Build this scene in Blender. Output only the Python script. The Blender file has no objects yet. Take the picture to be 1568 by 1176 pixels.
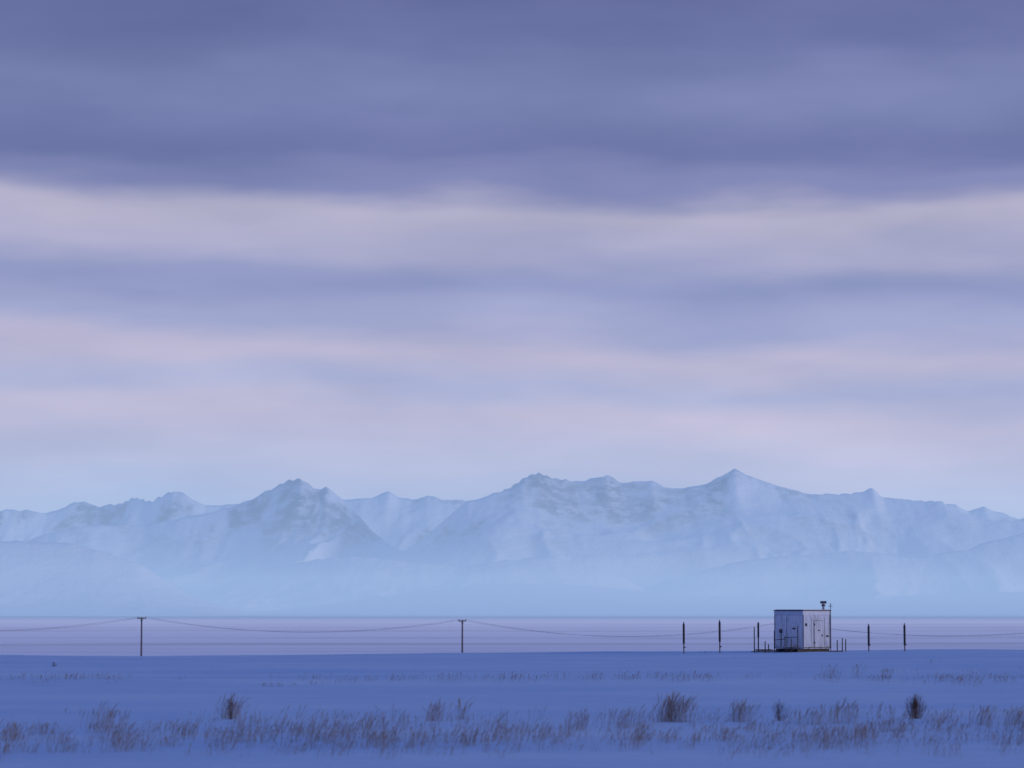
import bpy, math, random
import numpy as np
from mathutils import Vector
random.seed(4); rng=np.random.default_rng(7)
scene=bpy.context.scene
F=100/36*1568; PITCH=math.atan(347/F); CZ=3.4
cp,sp=math.cos(PITCH),math.sin(PITCH)
def unproj(px,py,Y):
    u=(px-784)/F; v=(588-py)/F
    s=Y/(cp-v*sp)
    return u*s, Y, CZ+(sp+v*cp)*s
def lin(c):
    return tuple(((x/255)/12.92 if x/255<=0.04045 else ((x/255+0.055)/1.055)**2.4) for x in c)
# ---------- numpy noise
def vnoise(x,y,seed=0):
    xi=np.floor(x).astype(np.int64); yi=np.floor(y).astype(np.int64)
    xf=x-xi; yf=y-yi
    def h(a,b):
        n=(a*374761393+b*668265263+seed*1442695041)&0xffffffff
        n=((n^(n>>13))*1274126177)&0xffffffff
        n=(n^(n>>16))&0xffffffff
        return n/4294967295.0
    u=xf**3*(xf*(xf*6-15)+10); v=yf**3*(yf*(yf*6-15)+10)
    a=h(xi,yi);b=h(xi+1,yi);c=h(xi,yi+1);d=h(xi+1,yi+1)
    return (a*(1-u)+b*u)*(1-v)+(c*(1-u)+d*u)*v
def fbm(x,y,o=4,seed=0,g=0.5):
    s=0;a=1;t=0
    for i in range(o):
        s=s+a*vnoise(x*2**i+i*17.3,y*2**i-i*9.1,seed+i);t+=a;a*=g
    return s/t
def ridged(x,y,o=4,seed=0,g=0.5):
    s=0;a=1;t=0
    for i in range(o):
        n=1-abs(2*vnoise(x*2**i+i*7.7,y*2**i+i*3.1,seed+i)-1)
        s=s+a*n**1.4;t+=a;a*=g
    return s/t
def sstep(a,b,x):
    t=np.clip((x-a)/(b-a),0,1); return t*t*(3-2*t)
# ---------- helpers
def new_mat(name):
    m=bpy.data.materials.new(name); m.use_nodes=True
    nt=m.node_tree; return m,nt,nt.nodes['Principled BSDF']
def grid_mesh(name,X,Y,Z,mat,attr=None):
    ny,nx=X.shape
    co=np.stack([X,Y,Z],-1).reshape(-1,3).astype(np.float32)
    i=np.arange(nx-1);j=np.arange(ny-1);I,J=np.meshgrid(i,j)
    a=(J*nx+I).ravel()
    f=np.stack([a,a+1,a+nx+1,a+nx],-1).astype(np.int32)
    return raw_mesh(name,co,f,mat,attr)
def raw_mesh(name,co,f,mat,attr=None,smooth=True):
    me=bpy.data.meshes.new(name); k=f.shape[1]
    me.vertices.add(len(co)); me.vertices.foreach_set('co',co.ravel())
    me.loops.add(f.size); me.loops.foreach_set('vertex_index',f.ravel())
    me.polygons.add(len(f)); me.polygons.foreach_set('loop_start',np.arange(0,f.size,k,dtype=np.int32))
    me.polygons.foreach_set('loop_total',np.full(len(f),k,dtype=np.int32))
    me.polygons.foreach_set('use_smooth',np.full(len(f),smooth))
    me.update(calc_edges=True)
    if attr is not None:
        at=me.attributes.new('rock','FLOAT','POINT'); at.data.foreach_set('value',attr.ravel().astype(np.float32))
    me.materials.append(mat)
    ob=bpy.data.objects.new(name,me); scene.collection.objects.link(ob); return ob
def tubes(name,P,R,mat,k=3):
    n,m,_=P.shape
    ph=rng.random(n)*6.28
    ang=ph[:,None]+np.arange(k)[None]*2*np.pi/k
    off=np.stack([np.cos(ang),np.sin(ang),np.zeros_like(ang)],-1)
    V=P[:,:,None,:]+off[:,None]*R[:,:,None,None]
    co=V.reshape(-1,3).astype(np.float32)
    base=(np.arange(n)[:,None,None]*m+np.arange(m-1)[None,:,None])*k
    kk=np.arange(k)[None,None]; k2=(kk+1)%k
    f=np.stack([base+kk,base+k2,base+k+k2,base+k+kk],-1).reshape(-1,4).astype(np.int32)
    return raw_mesh(name,co,f,mat)

# ---------- ground
def zground(x,y):
    t=np.clip(x/83.0+0.5,-0.6,1.6)
    edge=-0.34+0.54*np.clip(t,0,1)
    prof=np.interp(y,[-200,0,120,236,262,300,400,550,800,1050,1300,60000],[0,0,0,0,-0.5,-2.4,-5.0,-6.9,-12.0,-16.2,-17,-17])
    z=prof+edge*sstep(150,232,y)*(1-sstep(300,900,y))
    near=1-sstep(260,420,y)
    z=z+near*(0.34*(fbm(x/26,y/20,3,5)-0.5)+0.09*(fbm(x/6,y/3,3,9)-0.5))
    yb=133+2.0*(fbm(x/25,x*0,2,31)-0.5)
    z=z+0.26*np.exp(-((y-yb)/3.2)**2)
    z=z+0.12*np.exp(-((y-(64+3*fbm(x/15,x*0,2,37)))/4)**2)
    return z
xs=[0.0];st=0.7
while xs[-1]<16000:
    if xs[-1]>60: st*=1.09
    xs.append(xs[-1]+st)
xs=np.array(xs); xs=np.concatenate([-xs[:0:-1],xs])
ys=list(np.arange(-60,40,2.0))+list(np.arange(40,262,0.55)); st=1.0
while ys[-1]<60000:
    st*=1.035; ys.append(ys[-1]+st)
ys=np.array(ys)
GX,GY=np.meshgrid(xs,ys)
GZ=zground(GX,GY)

m,nt,b=new_mat('snow_ground'); N=nt.nodes; L=nt.links
geo=N.new('ShaderNodeNewGeometry')
def noise(scale,vec,mult,detail=4,rough=.5,off=(0,0,0)):
    mp=N.new('ShaderNodeMapping'); mp.inputs['Scale'].default_value=mult; mp.inputs['Location'].default_value=off
    L.new(vec,mp.inputs['Vector'])
    n=N.new('ShaderNodeTexNoise'); n.inputs['Scale'].default_value=scale; n.inputs['Detail'].default_value=detail; n.inputs['Roughness'].default_value=rough
    L.new(mp.outputs[0],n.inputs['Vector']); return n.outputs['Fac']
def ramp(fac,stops,interp='LINEAR'):
    r=N.new('ShaderNodeValToRGB'); r.color_ramp.interpolation=interp
    e=r.color_ramp.elements
    while len(e)<len(stops): e.new(0.5)
    for el,(p,c) in zip(e,stops):
        el.position=p; el.color=(*c,1) if len(c)==3 else c
    L.new(fac,r.inputs[0]); return r.outputs[0]
def mixc(f,a,bb,mode='MIX'):
    mx=N.new('ShaderNodeMix'); mx.data_type='RGBA'; mx.blend_type=mode
    if isinstance(f,(int,float)): mx.inputs[0].default_value=f
    else: L.new(f,mx.inputs[0])
    for s,v in ((6,a),(7,bb)):
        if isinstance(v,tuple): mx.inputs[s].default_value=(*v,1)
        else: L.new(v,mx.inputs[s])
    return mx.outputs[2]
def math_(op,a,bb=None,c=None,clamp=False):
    q=N.new('ShaderNodeMath'); q.operation=op; q.use_clamp=clamp
    for i,v in enumerate((a,bb,c)):
        if v is None: continue
        if isinstance(v,(int,float)): q.inputs[i].default_value=v
        else: L.new(v,q.inputs[i])
    return q.outputs[0]
def maprange(v,a,bb,c=0,d=1):
    q=N.new('ShaderNodeMapRange'); L.new(v,q.inputs[0])
    for i,w in enumerate((a,bb,c,d)): q.inputs[i+1].default_value=w
    q.interpolation_type='SMOOTHSTEP'
    return q.outputs[0]
pos=geo.outputs['Position']
sep=N.new('ShaderNodeSeparateXYZ'); L.new(pos,sep.inputs[0])
n1=noise(1,pos,(0.05,0.12,0.1),5)
n2=noise(1,pos,(0.5,1.6,1),5,.6)
snow=ramp(n1,[(0.3,(0.60,0.73,0.84)),(0.7,(0.78,0.86,0.90))])
snow=mixc(math_('MULTIPLY',maprange(n2,.48,.72),.4),snow,(0.52,0.61,0.73))
n3=noise(1,pos,(0.00035,0.0022,0.001),6,.65)
n4=noise(1,pos,(0.004,0.012,0.01),4,.6)
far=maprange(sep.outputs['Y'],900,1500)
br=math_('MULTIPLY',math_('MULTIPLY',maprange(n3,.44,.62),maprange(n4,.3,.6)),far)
col=mixc(far,snow,(0.90,0.88,0.90))  # brightness of the distant plain painted in: far snow paler than near
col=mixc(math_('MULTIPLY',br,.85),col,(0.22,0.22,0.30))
L.new(col,b.inputs['Base Color']); b.inputs['Roughness'].default_value=.7
b.inputs['Specular IOR Level'].default_value=.2
bp=N.new('ShaderNodeBump'); bp.inputs['Strength'].default_value=.5; bp.inputs['Distance'].default_value=.12
L.new(n2,bp.inputs['Height']); L.new(bp.outputs[0],b.inputs['Normal'])
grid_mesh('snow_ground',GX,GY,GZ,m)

# ---------- mountains
A=[(-400,790),(-250,765),(-120,778),(0,780),(40,779),(70,783),(110,768),(150,771),(180,770),(205,760),(235,769),(270,750),(290,757),(320,774),(345,776),(540,762),(560,760),(580,758),(595,752),(612,762),(630,765),(655,757),(680,765),(710,768),(740,775),(1200,770),(1400,775),(1470,770),(1490,780),(1515,773),(1540,782),(1568,793),(1650,780),(1800,760),(2000,790)]
B=[(-300,860),(0,840),(60,815),(150,800),(220,800),(300,785),(345,774),(365,765),(400,748),(430,735),(445,731),(458,728),(470,738),(490,750),(498,745),(520,757),(545,785),(570,812),(600,835),(650,862),(720,890),(800,930),(2000,990)]
C=[(400,990),(560,900),(610,850),(650,825),(690,790),(715,768),(740,762),(775,750),(800,732),(825,724),(850,730),(885,735),(910,728),(930,722),(950,733),(975,731),(1000,733),(1020,742),(1050,744),(1085,738),(1105,728),(1128,715),(1150,724),(1180,733),(1210,744),(1245,755),(1290,752),(1325,749),(1345,743),(1360,757),(1400,762),(1450,768),(1500,790),(1600,800),(1800,820),(2000,850)]
D=[(-500,815),(-200,820),(0,827),(60,828),(100,831),(150,840),(220,863),(255,888),(300,914),(360,935),(500,960),(2000,990)]
G=[(600,960),(900,930),(1000,895),(1080,872),(1150,856),(1230,850),(1300,842),(1370,850),(1430,850),(1490,838),(1520,826),(1570,812),(1650,800),(1900,830)]
H2=[(0,980),(200,940),(320,900),(400,872),(470,858),(540,850),(610,858),(700,868),(760,858),(850,852),(920,872),(1000,905),(1080,945),(1500,990)]
E=[(-500,950),(350,948),(450,938),(540,922),(640,905),(720,897),(800,893),(900,896),(1000,905),(1100,913),(1250,916),(1400,912),(1568,906),(1800,902),(2000,905)]
defs=[(A,20500,5200,3000,350,1,1.0,11),(B,18200,5600,3500,500,1,1.0,23),(C,17800,6000,3500,500,1,1.0,35),(G,16300,3800,2600,350,1,1.1,47),(H2,16300,4200,2600,350,1,1.0,59),(D,12800,2400,3000,200,1,.5,71),(E,15600,4200,3500,200,0,.12,83)]
mx_=np.linspace(-7200,7200,1150); my_=np.concatenate([np.linspace(10000,21600,400),np.linspace(21700,24500,20)])
MX,MY=np.meshgrid(mx_,my_)
BASE=-17.0
Zm=np.full(MX.shape,-60.0)
warpx=2600*(fbm(MX/2300,MY/4200,2,201)-.5)+500*(fbm(MX/800,MY/1100,3,251)-.5)
warpy=1500*(fbm(MX/2400,MY/2400,3,301)-.5)
SX=MX+warpx-(MY-17000)*.16
rdg=ridged(SX/1350,(MY+warpy)/2300,4,401,.46)
rdg2=ridged((SX+warpx*.4)/480,(MY+warpy)/760,4,501,.5)
fine=fbm(MX/150,MY/200,4,601,.55)
dx=mx_[1]-mx_[0]
def gauss(h,s):
    r=int(3*s/dx); k=np.exp(-0.5*(np.arange(-r,r+1)*dx/s)**2); k/=k.sum()
    return np.convolve(np.pad(h,r,mode='edge'),k,'valid')
for pts,Yc,Wf,Wb,mean,kind,amp,sd in defs:
    p=np.array([unproj(a,c,Yc) for a,c in pts])
    H=np.interp(mx_,p[:,0],p[:,2])-BASE
    Hs=np.minimum(gauss(H,420),H+40)
    jit=(fbm(mx_/110,mx_*0,4,sd,.6)-.5)*(11 if kind else 4)*amp
    yc=Yc+mean*2*(fbm(mx_/1800,mx_*0+3,3,sd+5)-.5)
    H=np.maximum(H+jit,-80)
    d=yc[None]-MY
    t=np.where(d>0,d/Wf,-d/Wb); t=np.clip(t,0,1)
    lx=MX+(warpx-(MY-Yc)*.16)*np.clip(t*1.2,0,1)
    Hd=np.interp(lx.ravel(),mx_,gauss(H,200)).reshape(MX.shape)
    bl=sstep(0,.10,t); b2=sstep(.06,.4,t)
    Hf=(H[None]*(1-bl)+Hd*bl)*(1-b2)+Hs[None]*b2
    Hf=np.minimum(Hf,H[None]+400*t)
    w=0.36+0.14*(fbm(MX/1100,MY/2500,2,sd+9)-.5)
    if kind:
        pr=w*np.exp(-t*5.0)+(1-w)*(1-t)**1.5
        pr=pr-w*np.exp(-5.0)*t
    else: pr=(1-t)**1.6
    env=np.clip(t*5,0,1)*(1-t)**.8
    Hp=np.maximum(Hf,0)
    h=Hf*pr-env*Hp*amp*(0.85*(1-rdg)+0.30*(1-rdg2))
    h=np.where(t>=1,-60,h)
    h=h+BASE-np.where(t>.9,(t-.9)/.1*20,0)
    Zm=np.maximum(Zm,h)
relief=np.clip((Zm-BASE)/500,0,1)
Zm=Zm+relief*(fine-.5)*26
gy,gx=np.gradient(Zm); gx=gx/dx; gy=gy/np.gradient(my_)[:,None]
slope=np.hypot(gx,gy)
rockn=fbm((MX+warpx)/230,(MY)/420,5,701,.65)
rock=sstep(.34,.8,slope)*sstep(.42,.60,rockn)*sstep(260,600,Zm)
rock=np.clip(rock*.9,0,1)
m,nt,b=new_mat('mountain_snow_rock'); N=nt.nodes; L=nt.links
at=N.new('ShaderNodeAttribute'); at.attribute_name='rock'
geo=N.new('ShaderNodeNewGeometry')
nn=noise(1,geo.outputs['Position'],(.01,.008,.02),5,.65)
rk=mixc(nn,(0.12,0.16,0.24),(0.26,0.29,0.36))
sn=mixc(noise(1,geo.outputs['Position'],(.0016,.001,.003),3,.6),(0.84,0.87,0.91),(0.93,0.93,0.93))
f=math_('MULTIPLY',at.outputs['Fac'],maprange(nn,.38,.58,.25,1))
L.new(mixc(f,sn,rk),b.inputs['Base Color']); b.inputs['Roughness'].default_value=.9; b.inputs['Specular IOR Level'].default_value=.1
bp=N.new('ShaderNodeBump'); bp.inputs['Strength'].default_value=.6; bp.inputs['Distance'].default_value=20
L.new(nn,bp.inputs['Height']); L.new(bp.outputs[0],b.inputs['Normal'])
grid_mesh('mountain_range',MX,MY,Zm,m,rock)

# ---------- haze (absorbing boxes with airlight added as emission)
def haze(name,x,y0,y1,z0,z1,dens,colr,strength):
    v=np.array([(sx,sy,sz) for sx in(-x,x) for sy in(y0,y1) for sz in(z0,z1)],dtype=np.float32)
    f=np.array([(0,1,3,2),(4,6,7,5),(0,4,5,1),(2,3,7,6),(0,2,6,4),(1,5,7,3)],dtype=np.int32)
    m=bpy.data.materials.new(name); m.use_nodes=True; nt=m.node_tree; nt.nodes.clear()
    o=nt.nodes.new('ShaderNodeOutputMaterial'); ab=nt.nodes.new('ShaderNodeVolumeAbsorption')
    ab.inputs['Color'].default_value=(0,0,0,1); ab.inputs['Density'].default_value=dens
    em=nt.nodes.new('ShaderNodeEmission'); em.inputs['Color'].default_value=(*colr,1); em.inputs['Strength'].default_value=dens*strength
    ad=nt.nodes.new('ShaderNodeAddShader'); nt.links.new(ab.outputs[0],ad.inputs[0]); nt.links.new(em.outputs[0],ad.inputs[1])
    nt.links.new(ad.outputs[0],o.inputs['Volume'])
    return raw_mesh(name,v,f,m,smooth=False)
haze('haze',40000,1200,23000,-400,1000,3.4e-5,lin((164,196,240)),1.0)
haze('valley_glow_haze',38000,3000,22000,-300,190,5.0e-5,lin((172,200,238)),1.0)  # added glowing box that pales the front hills and mountain feet
haze('plain_glow_haze',36000,860,5200,-200,-9.5,7.0e-4,lin((160,166,214)),1.0)  # added glowing layer that brightens the distant plain

# ---------- utility poles and wires
def simple(name,c,r=.8,var=.25,sc=6,metal=0):
    global N,L
    m,nt,b=new_mat(name); N=nt.nodes; L=nt.links
    tc=N.new('ShaderNodeTexCoord')
    n=noise(sc,tc.outputs['Object'],(1,1,.35),5,.6)
    a=tuple(x*(1-var) for x in c); d=tuple(min(1,x*(1+var)) for x in c)
    L.new(ramp(n,[(.3,a),(.7,d)]),b.inputs['Base Color']); b.inputs['Roughness'].default_value=r; b.inputs['Metallic'].default_value=metal
    return m
wood=simple('weathered_wood',(0.12,0.11,0.12))
darkwood=simple('dark_wood',(0.06,0.05,0.045))
rubber=simple('black_sleeve',(0.03,0.03,0.035))
galv=simple('galvanised_steel',(0.30,0.31,0.34),.5)
ceram=simple('insulator_ceramic',(0.12,0.08,0.07),.3)
wirem=simple('wire_aluminium',(0.14,0.14,0.17),.6)
import bmesh
def mk(name,bm,mat,parent=None,loc=(0,0,0),bevel=0):
    me=bpy.data.meshes.new(name); bm.to_mesh(me); bm.free(); me.materials.append(mat)
    ob=bpy.data.objects.new(name,me); scene.collection.objects.link(ob); ob.location=loc
    if parent: ob.parent=parent
    if bevel:
        md=ob.modifiers.new('b','BEVEL'); md.width=bevel; md.segments=2
    return ob
def box(bm,c,s,rz=0):
    r=bmesh.ops.create_cube(bm,size=1)
    cr,sr=math.cos(rz),math.sin(rz)
    for v in r['verts']:
        x,y,z=v.co.x*s[0],v.co.y*s[1],v.co.z*s[2]
        v.co=Vector((c[0]+x*cr-y*sr,c[1]+x*sr+y*cr,c[2]+z))
def cyl(bm,p0,p1,r0,r1,seg=10):
    p0=Vector(p0);p1=Vector(p1);d=p1-p0
    q=Vector((0,0,1)).rotation_difference(d)
    r=bmesh.ops.create_cone(bm,cap_ends=True,segments=seg,radius1=r0,radius2=r1,depth=d.length)
    for v in r['verts']: v.co=q@v.co+(p0+p1)/2
def empty(name,loc):
    e=bpy.data.objects.new(name,None); scene.collection.objects.link(e); e.location=loc; return e
def zg(x,y): return float(zground(np.array([float(x)]),np.array([float(y)]))[0])
ptops=[(-274,944,560),(217,945,555),(708,949,550),(1199,953,545),(1690,956,540)]
arm_dir=Vector((0.62,0.78,0)).normalized()
tips=[]
for i,(px,py,Y) in enumerate(ptops):
    x,y,zt=unproj(px,py,Y); zb=zg(x,y)-.4
    e=empty('utility_pole',(x,y,0))
    bm=bmesh.new(); cyl(bm,(0,0,zb),(0,0,zt),.20,.14); mk('pole_shaft',bm,wood,e)
    bm=bmesh.new(); box(bm,(0,0,zt-.25),(2.3,.15,.18),math.atan2(arm_dir.y,arm_dir.x))
    cyl(bm,tuple(arm_dir*.6+Vector((0,0,zt-.3))),(0,0,zt-.9),.03,.03,6); cyl(bm,tuple(arm_dir*-.6+Vector((0,0,zt-.3))),(0,0,zt-.9),.03,.03,6)
    mk('crossarm',bm,wood,e)
    bm=bmesh.new(); tp=[]
    for s in(-1.0,1.0):
        q=arm_dir*s
        cyl(bm,(q.x,q.y,zt-.17),(q.x,q.y,zt+.0),.06,.09,8); cyl(bm,(q.x,q.y,zt+.0),(q.x,q.y,zt+.1),.08,.04,8)
        tp.append(Vector((x+q.x,y+q.y,zt+.06)))
    mk('insulators',bm,ceram,e)
    tips.append(tp)
P=[]
for a in range(4):
    for k in range(2):
        p0,p1=tips[a][k],tips[a+1][k]; sag=[2.75,2.65,2.95,2.4][a]+(.1 if k else 0)
        pts=[]
        for j in range(33):
            t=j/32; q=p0.lerp(p1,t); q.z-=sag*4*t*(1-t); pts.append(tuple(q))
        P.append(pts)
P=np.array(P)
def wire_mesh(name,P,r,mat):
    n,m_,_=P.shape; k=4
    off=np.array([(0,r,0),(0,0,r),(0,-r,0),(0,0,-r)])
    V=P[:,:,None,:]+off[None,None]
    base=(np.arange(n)[:,None,None]*m_+np.arange(m_-1)[None,:,None])*k
    kk=np.arange(k)[None,None];k2=(kk+1)%k
    f=np.stack([base+kk,base+k2,base+k+k2,base+k+kk],-1).reshape(-1,4).astype(np.int32)
    return raw_mesh(name,V.reshape(-1,3).astype(np.float32),f,mat)
wire_mesh('overhead_wire',P,.017,wirem)

# ---------- marker posts
def marker(px,ytop,ybase,Y=224,sleeve=(3,32)):
    x,y,zt=unproj(px,ytop,Y); zb=zg(x,y)-.1
    s=Y/F
    e=empty('marker_post',(x,y,0)); e.rotation_euler=(0,random.uniform(-.004,.004),0)
    bm=bmesh.new(); cyl(bm,(0,0,zb),(0,0,zt),.05,.045); cyl(bm,(0,0,zt),(0,0,zt+.05),.05,.02); mk('steel_pipe',bm,wood,e)
    bm=bmesh.new(); z1=zt-sleeve[0]*s; z0=zt-sleeve[1]*s
    cyl(bm,(0,0,z0),(0,0,z1),.085,.085,12); cyl(bm,(0,0,z1),(0,0,z1+.06),.085,.045,12); cyl(bm,(0,0,z0-.05),(0,0,z0),.05,.085,12)
    mk('dark_sleeve',bm,rubber,e)
    bm=bmesh.new(); box(bm,(0.05,-.02,zb+.6),(.16,.1,.1)); mk('clamp',bm,rubber,e)
for px,a,c in((1047,953,1000),(1102,950,999),(1330,956,996),(1385,955,997)): marker(px,a,c)

# ---------- hut
HY=222; S=HY/F
hx,_,_=unproj(1230,996,HY); zb=zg(hx,HY)
zb=max(zb,unproj(1230,997.5,HY)[2])-.03
def panelmat(name,c,stain):
    global N,L
    m,nt,b=new_mat(name); N=nt.nodes; L=nt.links
    tc=N.new('ShaderNodeTexCoord'); ob=tc.outputs['Object']
    s=noise(1,ob,(3.5,3.5,.7),6,.65)
    s2=noise(1,ob,(9,9,6),4,.7)
    sp_=N.new('ShaderNodeSeparateXYZ'); L.new(ob,sp_.inputs[0])
    low=maprange(sp_.outputs['Z'],.9,.1)
    c1=mixc(maprange(s,.42,.66),c,tuple(x*.70 for x in c))
    st=math_('MULTIPLY',maprange(s2,.50,.66),math_('ADD',math_('MULTIPLY',low,.8),.15),clamp=True)
    L.new(mixc(st,c1,stain),b.inputs['Base Color']); b.inputs['Roughness'].default_value=.55
    w=N.new('ShaderNodeTexWave'); w.inputs['Scale'].default_value=2.2; w.bands_direction='X'
    bp=N.new('ShaderNodeBump'); bp.inputs['Strength'].default_value=.25; bp.inputs['Distance'].default_value=.02
    L.new(ob,w.inputs['Vector']); L.new(w.outputs['Fac'],bp.inputs['Height']); L.new(bp.outputs[0],b.inputs['Normal'])
    return m
wallm=panelmat('painted_metal_panel',(0.50,0.57,0.68),(0.10,0.07,0.06))
doorm=panelmat('painted_door',(0.52,0.58,0.68),(0.12,0.08,0.07))
sidem=panelmat('lightened_side_panel',(0.72,0.76,0.82),(0.12,0.08,0.07))  # paler copy of the panel colour for the unlit left side
trim=simple('dark_trim',(0.07,0.07,0.085),.6)
whitet=simple('white_trim',(0.55,0.61,0.70),.6,.12)
hut=empty('equipment_hut',(hx,HY,zb))
TH=math.radians(45)
dl=Vector((-math.cos(TH),math.sin(TH),0)); dr=Vector((math.cos(TH),math.sin(TH),0))
WL=40*S/math.cos(TH); WR=47*S/math.cos(TH); Z0=.22; ZT=64*S-.02
ctr=dl*WL/2+dr*WR/2
rz=math.atan2(dr.y,dr.x)
bm=bmesh.new(); box(bm,(ctr.x,ctr.y,(Z0+ZT-.07)/2),(WR,WL,ZT-.07-Z0),rz); mk('walls',bm,wallm,hut,bevel=.015)
bm=bmesh.new(); box(bm,(ctr.x,ctr.y,ZT-.035),(WR+.12,WL+.12,.07),rz)
mk('roof',bm,trim,hut,bevel=.01)
bm=bmesh.new(); box(bm,(ctr.x,ctr.y,ZT+.02),(WR-.1,WL-.1,.04),rz); mk('roof_snow',bm,simple('roof_snow',(0.75,0.8,0.86),.8,.05),hut,bevel=.02)
bm=bmesh.new(); box(bm,(ctr.x,ctr.y,ZT-.24),(WR+.035,WL+.035,.26),rz); mk('fascia_band',bm,whitet,hut)
bm=bmesh.new()
for a in(.15,.5,.85):
    p=dl*WL*a+dr*WR/2; box(bm,(p.x,p.y,Z0/2-.05),(WR+.5,.22,Z0+.08),rz)
mk('skids',bm,darkwood,hut)
def onR(bm,c,w,z,h,th=.05,dep=0):
    p=dr*c-dl*(th/2+dep); box(bm,(p.x,p.y,z),(w,th,h),rz)
def onL(bm,a,w,z,h,th=.05,dep=0):
    p=dl*a-dr*(th/2+dep); box(bm,(p.x,p.y,z),(th,w,h),rz)
# sheet over the left wall, colour lightened to offset its lack of sun
bm=bmesh.new(); onL(bm,WL*.5,WL-.16,(Z0+.12+ZT-.42)/2,ZT-.54-Z0,.012,.004); mk('side_lightened_sheet',bm,sidem,hut)
bm=bmesh.new()
onR(bm,.035,.05,(Z0+ZT-.38)/2,ZT-.40-Z0,.02); onR(bm,WR-.03,.06,(Z0+ZT-.38)/2,ZT-.40-Z0,.02)
onR(bm,WR*.31,.025,1.5,2.3,.012); onR(bm,WR*.78,.025,1.5,2.3,.012)
onR(bm,WR/2,WR,Z0+.1,.06,.03)
onL(bm,WL-.03,.06,(Z0+ZT-.38)/2,ZT-.40-Z0,.02)
onL(bm,WL*.56,.03,1.5,2.3,.03)
mk('panel_seams',bm,trim,hut)
bm=bmesh.new(); onR(bm,WR*.54,1.06,1.37,2.11,.03,.012); mk('door_frame',bm,trim,hut)
bm=bmesh.new(); onR(bm,WR*.54,1.0,1.37,2.05,.03,.025); mk('door',bm,doorm,hut,bevel=.008)
bm=bmesh.new(); onR(bm,WR*.56,.30,1.65,.09,.02,.057); onR(bm,WR*.54+.40,.06,1.25,.16,.05,.057)
onR(bm,WR*.54-.47,.05,2.1,.14,.03,.057); onR(bm,WR*.54-.47,.05,.7,.14,.03,.057)
onR(bm,WR*.88,.18,1.2,.14,.10); onR(bm,WR*.1,.12,2.1,.22,.1)
mk('hardware',bm,trim,hut)
bm=bmesh.new(); onL(bm,WL*.3,.7,1.3,1.95,.04,.012); mk('side_door',bm,sidem,hut,bevel=.01)
bm=bmesh.new(); onL(bm,WL*.3,.30,1.8,.12,.02,.055); onL(bm,WL*.76,.22,1.6,.3,.12,.01); onL(bm,WL*.76,.05,.9,1.1,.05,.0); mk('side_fittings',bm,trim,hut)
vx=(1266-1230)*S; vy=ctr.y
bm=bmesh.new(); cyl(bm,(vx,vy,ZT-.02),(vx,vy,ZT+.62),.09,.09,12); cyl(bm,(vx,vy,ZT),(vx,vy,ZT+.08),.16,.1,12); mk('vent_pipe',bm,galv,hut)
bm=bmesh.new(); cyl(bm,(vx-.24,vy,ZT+.60),(vx+.24,vy,ZT+.60),.10,.10,12); cyl(bm,(vx,vy,ZT+.30),(vx,vy,ZT+.44),.17,.13,12); mk('vent_cap',bm,trim,hut)
mxp=(1276-1230)*S
bm=bmesh.new(); my2=WR*math.sin(TH)-.12
cyl(bm,(mxp+.06,my2,0),(mxp+.06,my2,ZT+.45),.03,.025,8); cyl(bm,(mxp-.1,my2,ZT+.30),(mxp+.2,my2,ZT+.30),.025,.025,6); cyl(bm,(mxp+.06,my2,ZT+.45),(mxp+.06,my2,ZT+.52),.06,.03,8); mk('antenna_mast',bm,trim,hut)
def post(name,pxl,ytop,dy,r,mat,wide=None):
    x=(pxl-1230)*S; zt=(996-ytop)*S
    bm=bmesh.new(); cyl(bm,(0,0,-.35),(0,0,zt),r,r*.9,8)
    if wide: cyl(bm,(0,0,zt-wide[0]),(0,0,zt-.08),wide[1],wide[1],10)
    return mk(name,bm,mat,None,(hx+x,HY+dy,zb))
post('pipe_post',1158,959,1.5,.045,rubber); post('pipe_post',1165,951,2.0,.05,rubber,(1.2,.075))
for i in(1281,978,-.4),(1291,975,.6),(1298,977,1.4),(1173,980,.6),(1180,985,1.6): post('fence_stake',i[0],i[1],i[2],.045,darkwood)
st_=empty('entrance_steps',(hx,HY,zb))
def railpt(px,z): return ((px-1230)*S,-.4+.12*((px*7)%3)+(1221-px)*S*.9,z)
bm=bmesh.new()
for px,yt in((1188,964),(1203,972),(1212,976),(1221,957)):
    cyl(bm,railpt(px,-.3),railpt(px,(996-yt)*S),.04,.035,7)
mk('handrail_posts',bm,darkwood,st_)
bm=bmesh.new()
cyl(bm,railpt(1203,1.1),railpt(1221,1.15),.025,.025,6); cyl(bm,railpt(1188,.9),railpt(1203,1.0),.025,.025,6)
mk('handrails',bm,darkwood,st_)
bm=bmesh.new()
for k in range(3):
    p=dl*WL*(.3)-dr*(.35+.28*k); box(bm,(p.x,p.y,.30-.12*k),(.26,.9,.05),rz)
mk('treads',bm,darkwood,st_)
lum=empty('timber_pile',(hx-3.0,HY+.6,zb))
bm=bmesh.new()
for k in range(5):
    box(bm,(random.uniform(-.3,.6),random.uniform(-.3,.3),.02+.07*(k//2)),(random.uniform(.9,1.6),.12,.06),random.uniform(-.15,.15))
mk('planks',bm,darkwood,lum)
lum2=empty('timber_skid',(hx+2.6,HY+.4,zb)); bm=bmesh.new(); box(bm,(-.1,0,.02),(1.2,.16,.12)); box(bm,(.1,.5,.02),(1.0,.14,.12)); mk('beam',bm,darkwood,lum2)

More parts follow.
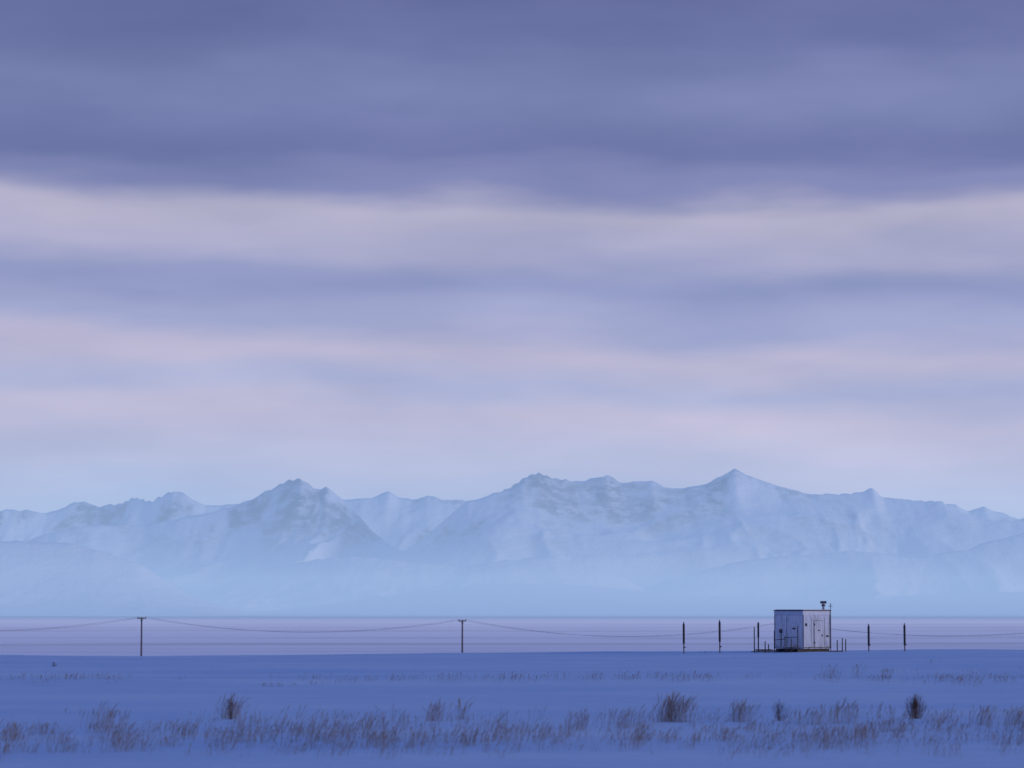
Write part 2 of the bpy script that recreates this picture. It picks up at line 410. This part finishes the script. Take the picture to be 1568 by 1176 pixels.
# ---------- dry grass
def grassmat(name,a,c):
    global N,L
    m,nt,b=new_mat(name); N=nt.nodes; L=nt.links
    g=N.new('ShaderNodeNewGeometry')
    n=noise(1,g.outputs['Position'],(1.3,1.3,2),3)
    L.new(ramp(n,[(.3,a),(.7,c)]),b.inputs['Base Color']); b.inputs['Roughness'].default_value=.9; b.inputs['Specular IOR Level'].default_value=.1
    return m
gm=grassmat('dry_grass',(0.17,0.15,0.15),(0.31,0.28,0.27))
sm=grassmat('shrub_twigs',(0.075,0.05,0.048),(0.14,0.10,0.09))
def stems(bx,by,h,lean,headr,m_=8):
    n=len(bx); t=np.linspace(0,1,m_)[None]
    bz=zground(bx,by)-.03
    la=rng.normal(0.15,.8,n); lx=np.cos(la)*lean; ly=np.sin(la)*lean
    lx+=rng.normal(0,.08,n)
    curve=t**1.9
    X=bx[:,None]+h[:,None]*lx[:,None]*curve
    Y=by[:,None]+h[:,None]*ly[:,None]*curve
    Z=bz[:,None]+h[:,None]*(t-.18*lean[:,None]*t**3)
    r0=.0032
    prof=np.interp(t[0],[0,.55,.66,.8,.92,1],[1,.7,0,0,0,0])[None]*r0+np.interp(t[0],[0,.6,.72,.84,.95,1],[0,0.18,.8,1,.45,.02])[None]*headr[:,None]
    return np.stack([X,Y,Z],-1),np.broadcast_to(prof,(n,m_)).copy()
PP=[];RR=[]
def clump(n,cx,cy,sx,sy,hm,hs,lm=.35,hr=.011):
    bx=rng.normal(cx,sx,n); by=rng.normal(cy,sy,n)
    h=np.clip(rng.normal(hm,hs,n),.06,1.3)
    ln=np.clip(rng.normal(lm,.18,n),.02,.9)
    head=np.where(rng.random(n)<.5,hr,.003)*rng.uniform(.6,1.3,n)
    a,r=stems(bx,by,h,ln,head); PP.append(a);RR.append(r)
def ydist(py): return CZ/((py-935)/F)
cnt=0
while cnt<1050:
    px=rng.uniform(-250,1820); py=rng.normal(1132,18)
    if py<1092 or py>1170: continue
    Y=ydist(py); x=(px-784)/F*Y
    dn=float(fbm(np.array([x/1.5]),np.array([Y/5.0]),4,91)[0])
    if dn<.45+rng.uniform(-.14,.12):
        if rng.random()>.22: continue
    clump(int(rng.integers(2,11)),x,Y,.14,.3,.15+.42*(dn-.3)+(.18 if rng.random()<.18 else 0),.09)
    cnt+=1
for px,py,w,hp,n in [(20,1130,25,28,40),(75,1120,20,22,30),(160,1112,22,38,50),(280,1125,22,28,50),(356,1098,14,40,100),(375,1135,25,28,40),(470,1125,50,22,50),(560,1130,40,32,70),(665,1104,16,34,60),(706,1098,8,40,28),(700,1140,60,26,60),(780,1125,40,22,40),(885,1118,12,40,28),(960,1115,40,34,80),(1028,1105,26,46,190),(1130,1105,16,36,90),(1100,1135,20,26,45),(1240,1110,30,32,70),(1285,1108,20,38,70),(1345,1120,30,26,60),(1430,1118,25,26,45),(1498,1112,14,32,50),(1550,1112,20,32,70),(1460,1125,20,20,30),(430,1052,25,7,30),(480,1050,10,9,14),(1270,1045,14,22,40),(1310,1045,8,24,16),(1355,1045,12,18,28),(1450,1045,40,10,70),(1530,1043,35,12,60),(1420,1018,10,9,10),(1330,1028,60,7,30),(1500,1030,50,7,30),(1075,1002,12,5,14),(410,1052,14,8,14)]:
    Y=ydist(py); s=Y/F
    clump(n,(px-784)*s,Y,w*s*.6,.35,hp*s*.82,hp*s*.18,.3,.012)
for _ in range(300):
    px=rng.uniform(-200,1760); Y=132+rng.normal(0,1.2); x=(px-784)/F*Y
    if float(fbm(np.array([x/4.0]),np.array([0.]),3,66)[0])<.45 and rng.random()>.15: continue
    clump(int(rng.integers(4,10)),x,Y,.25,.3,.26,.08,.3,.014)
for _ in range(60):
    px=rng.uniform(-200,1760); Y=rng.uniform(140,225); clump(int(rng.integers(1,5)),(px-784)/F*Y,Y,.2,.3,.15,.06,.3,.01)
tubes('dry_grass',np.concatenate(PP),np.concatenate(RR),gm)
# ---------- shrubs
def shrub(px,py,wpx,hpx,n):
    Y=ydist(py); s=Y/F; cx=(px-784)*s; H=hpx*s; W=wpx*s/2
    P=[];R=[]
    z0=zg(cx,Y)-.04
    for i in range(n):
        a=rng.uniform(0,6.28); sp_=abs(rng.normal(0,.6))
        tx=np.cos(a)*W*min(sp_,1.2); ty=np.sin(a)*W*min(sp_,1.2)
        hh=H*(1-.30*min(sp_,1.2)**2)*rng.uniform(.6,1.05)
        b0=np.array([cx+tx*.45,Y+ty*.45,z0]); tip=np.array([cx+tx,Y+ty,z0+hh])
        t=np.linspace(0,1,6)[:,None]
        c=b0+(tip-b0)*t; c[:,:2]=b0[:2]+(tip-b0)[:2]*(t**.8); c+=rng.normal(0,.010,c.shape)*t
        P.append(c);R.append(np.interp(t[:,0],[0,1],[.006,.003]))
        for q in range(4):
            k=rng.integers(1,5); s0=c[k]; d=rng.normal(0,1,3)*np.array([1,1,.5])+np.array([0,0,1.1]); d/=np.linalg.norm(d)
            l=H*rng.uniform(.15,.32); e_=s0+d*l
            if e_[2]>z0+H*1.05: e_[2]=z0+H*1.05
            P.append(s0+(e_-s0)*t); R.append(np.interp(t[:,0],[0,.6,.85,1],[.003,.004,.007,.002]))
    return tubes('shrub',np.array(P),np.array(R),sm)
shrub(1398,1100,46,40,80)
shrub(1190,1103,28,36,24)
shrub(1028,1104,48,40,18)
shrub(356,1099,34,36,14)
shrub(85,1020,12,9,16)

# ---------- world
w=bpy.data.worlds.new('World'); scene.world=w; w.use_nodes=True; nt=w.node_tree; N=nt.nodes; L=nt.links
bg=N['Background']
SUN_EL=math.radians(7); SUN_AZ=math.radians(114)
sky=N.new('ShaderNodeTexSky'); sky.sky_type='NISHITA'; sky.sun_disc=False; sky.sun_elevation=SUN_EL; sky.sun_rotation=SUN_AZ
tc=N.new('ShaderNodeTexCoord'); v=tc.outputs['Generated']
sp3=N.new('ShaderNodeSeparateXYZ'); L.new(v,sp3.inputs[0])
na=noise(1,v,(5,5,26),2,.5,(1.3,0,0)); nb=noise(1,v,(12,12,55),3,.5,(0,2,0)); nc=noise(1,v,(12,12,42),3,.5,(3,0,1)); nd=noise(1,v,(4,4,20),2,.5,(0,5,1))
z=math_('ADD',sp3.outputs['Z'],math_('MULTIPLY',sp3.outputs['X'],.024))
z=math_('ADD',z,math_('MULTIPLY',math_('SUBTRACT',na,.5),.022))
z=math_('ADD',z,math_('MULTIPLY',math_('SUBTRACT',nb,.5),.020))
zz=math_('DIVIDE',z,.25)
def pz(y): return math.sin(PITCH+math.atan((588-y)/F))/.25
st=[(-60,(86,88,144)),(40,(95,99,153)),(130,(115,119,169)),(235,(98,100,155)),(280,(122,121,171)),(328,(184,175,197)),(368,(177,169,198)),(435,(142,143,187)),(485,(161,159,199)),(545,(196,181,204)),(590,(178,174,206)),(640,(203,186,206)),(720,(198,188,210)),(800,(178,184,214)),(935,(166,186,220))]
st=[(max(0,min(1,pz(y))),lin(c)) for y,c in st][::-1]
cloud=ramp(zz,st,'EASE')
cloud=mixc(1.0,cloud,ramp(nc,[(.3,(.85,.86,.90)),(.7,(1.14,1.12,1.08))]),'MULTIPLY')
cloud=mixc(1.0,cloud,ramp(nd,[(.3,(.92,.93,.96)),(.7,(1.07,1.05,1.02))]),'MULTIPLY')
over=maprange(sp3.outputs['Z'],.22,.6)
cloud=mixc(over,cloud,lin((74,107,184)))
skyd=mixc(1.0,sky.outputs[0],(.05,.05,.05),'MULTIPLY')
L.new(mixc(.95,skyd,cloud),bg.inputs['Color']); bg.inputs['Strength'].default_value=1.0

# ---------- sun
sd=bpy.data.lights.new('sun','SUN'); sd.energy=1.15; sd.angle=math.radians(10); sd.color=(1,.87,.86)
so=bpy.data.objects.new('sun',sd); scene.collection.objects.link(so)
dirv=Vector((math.sin(SUN_AZ)*math.cos(SUN_EL),math.cos(SUN_AZ)*math.cos(SUN_EL),math.sin(SUN_EL)))
so.rotation_euler=dirv.to_track_quat('Z','Y').to_euler()

# ---------- camera
cd=bpy.data.cameras.new('camera'); cam=bpy.data.objects.new('camera',cd); scene.collection.objects.link(cam)
cd.lens=100; cd.sensor_width=36; cd.clip_start=.5; cd.clip_end=120000
cam.location=(0,0,CZ); cam.rotation_euler=(math.pi/2+PITCH,0,0)
cd.dof.use_dof=True; cd.dof.focus_distance=235; cd.dof.aperture_fstop=1.3
scene.camera=cam
scene.view_settings.view_transform='Standard'; scene.view_settings.look='None'; scene.view_settings.exposure=0
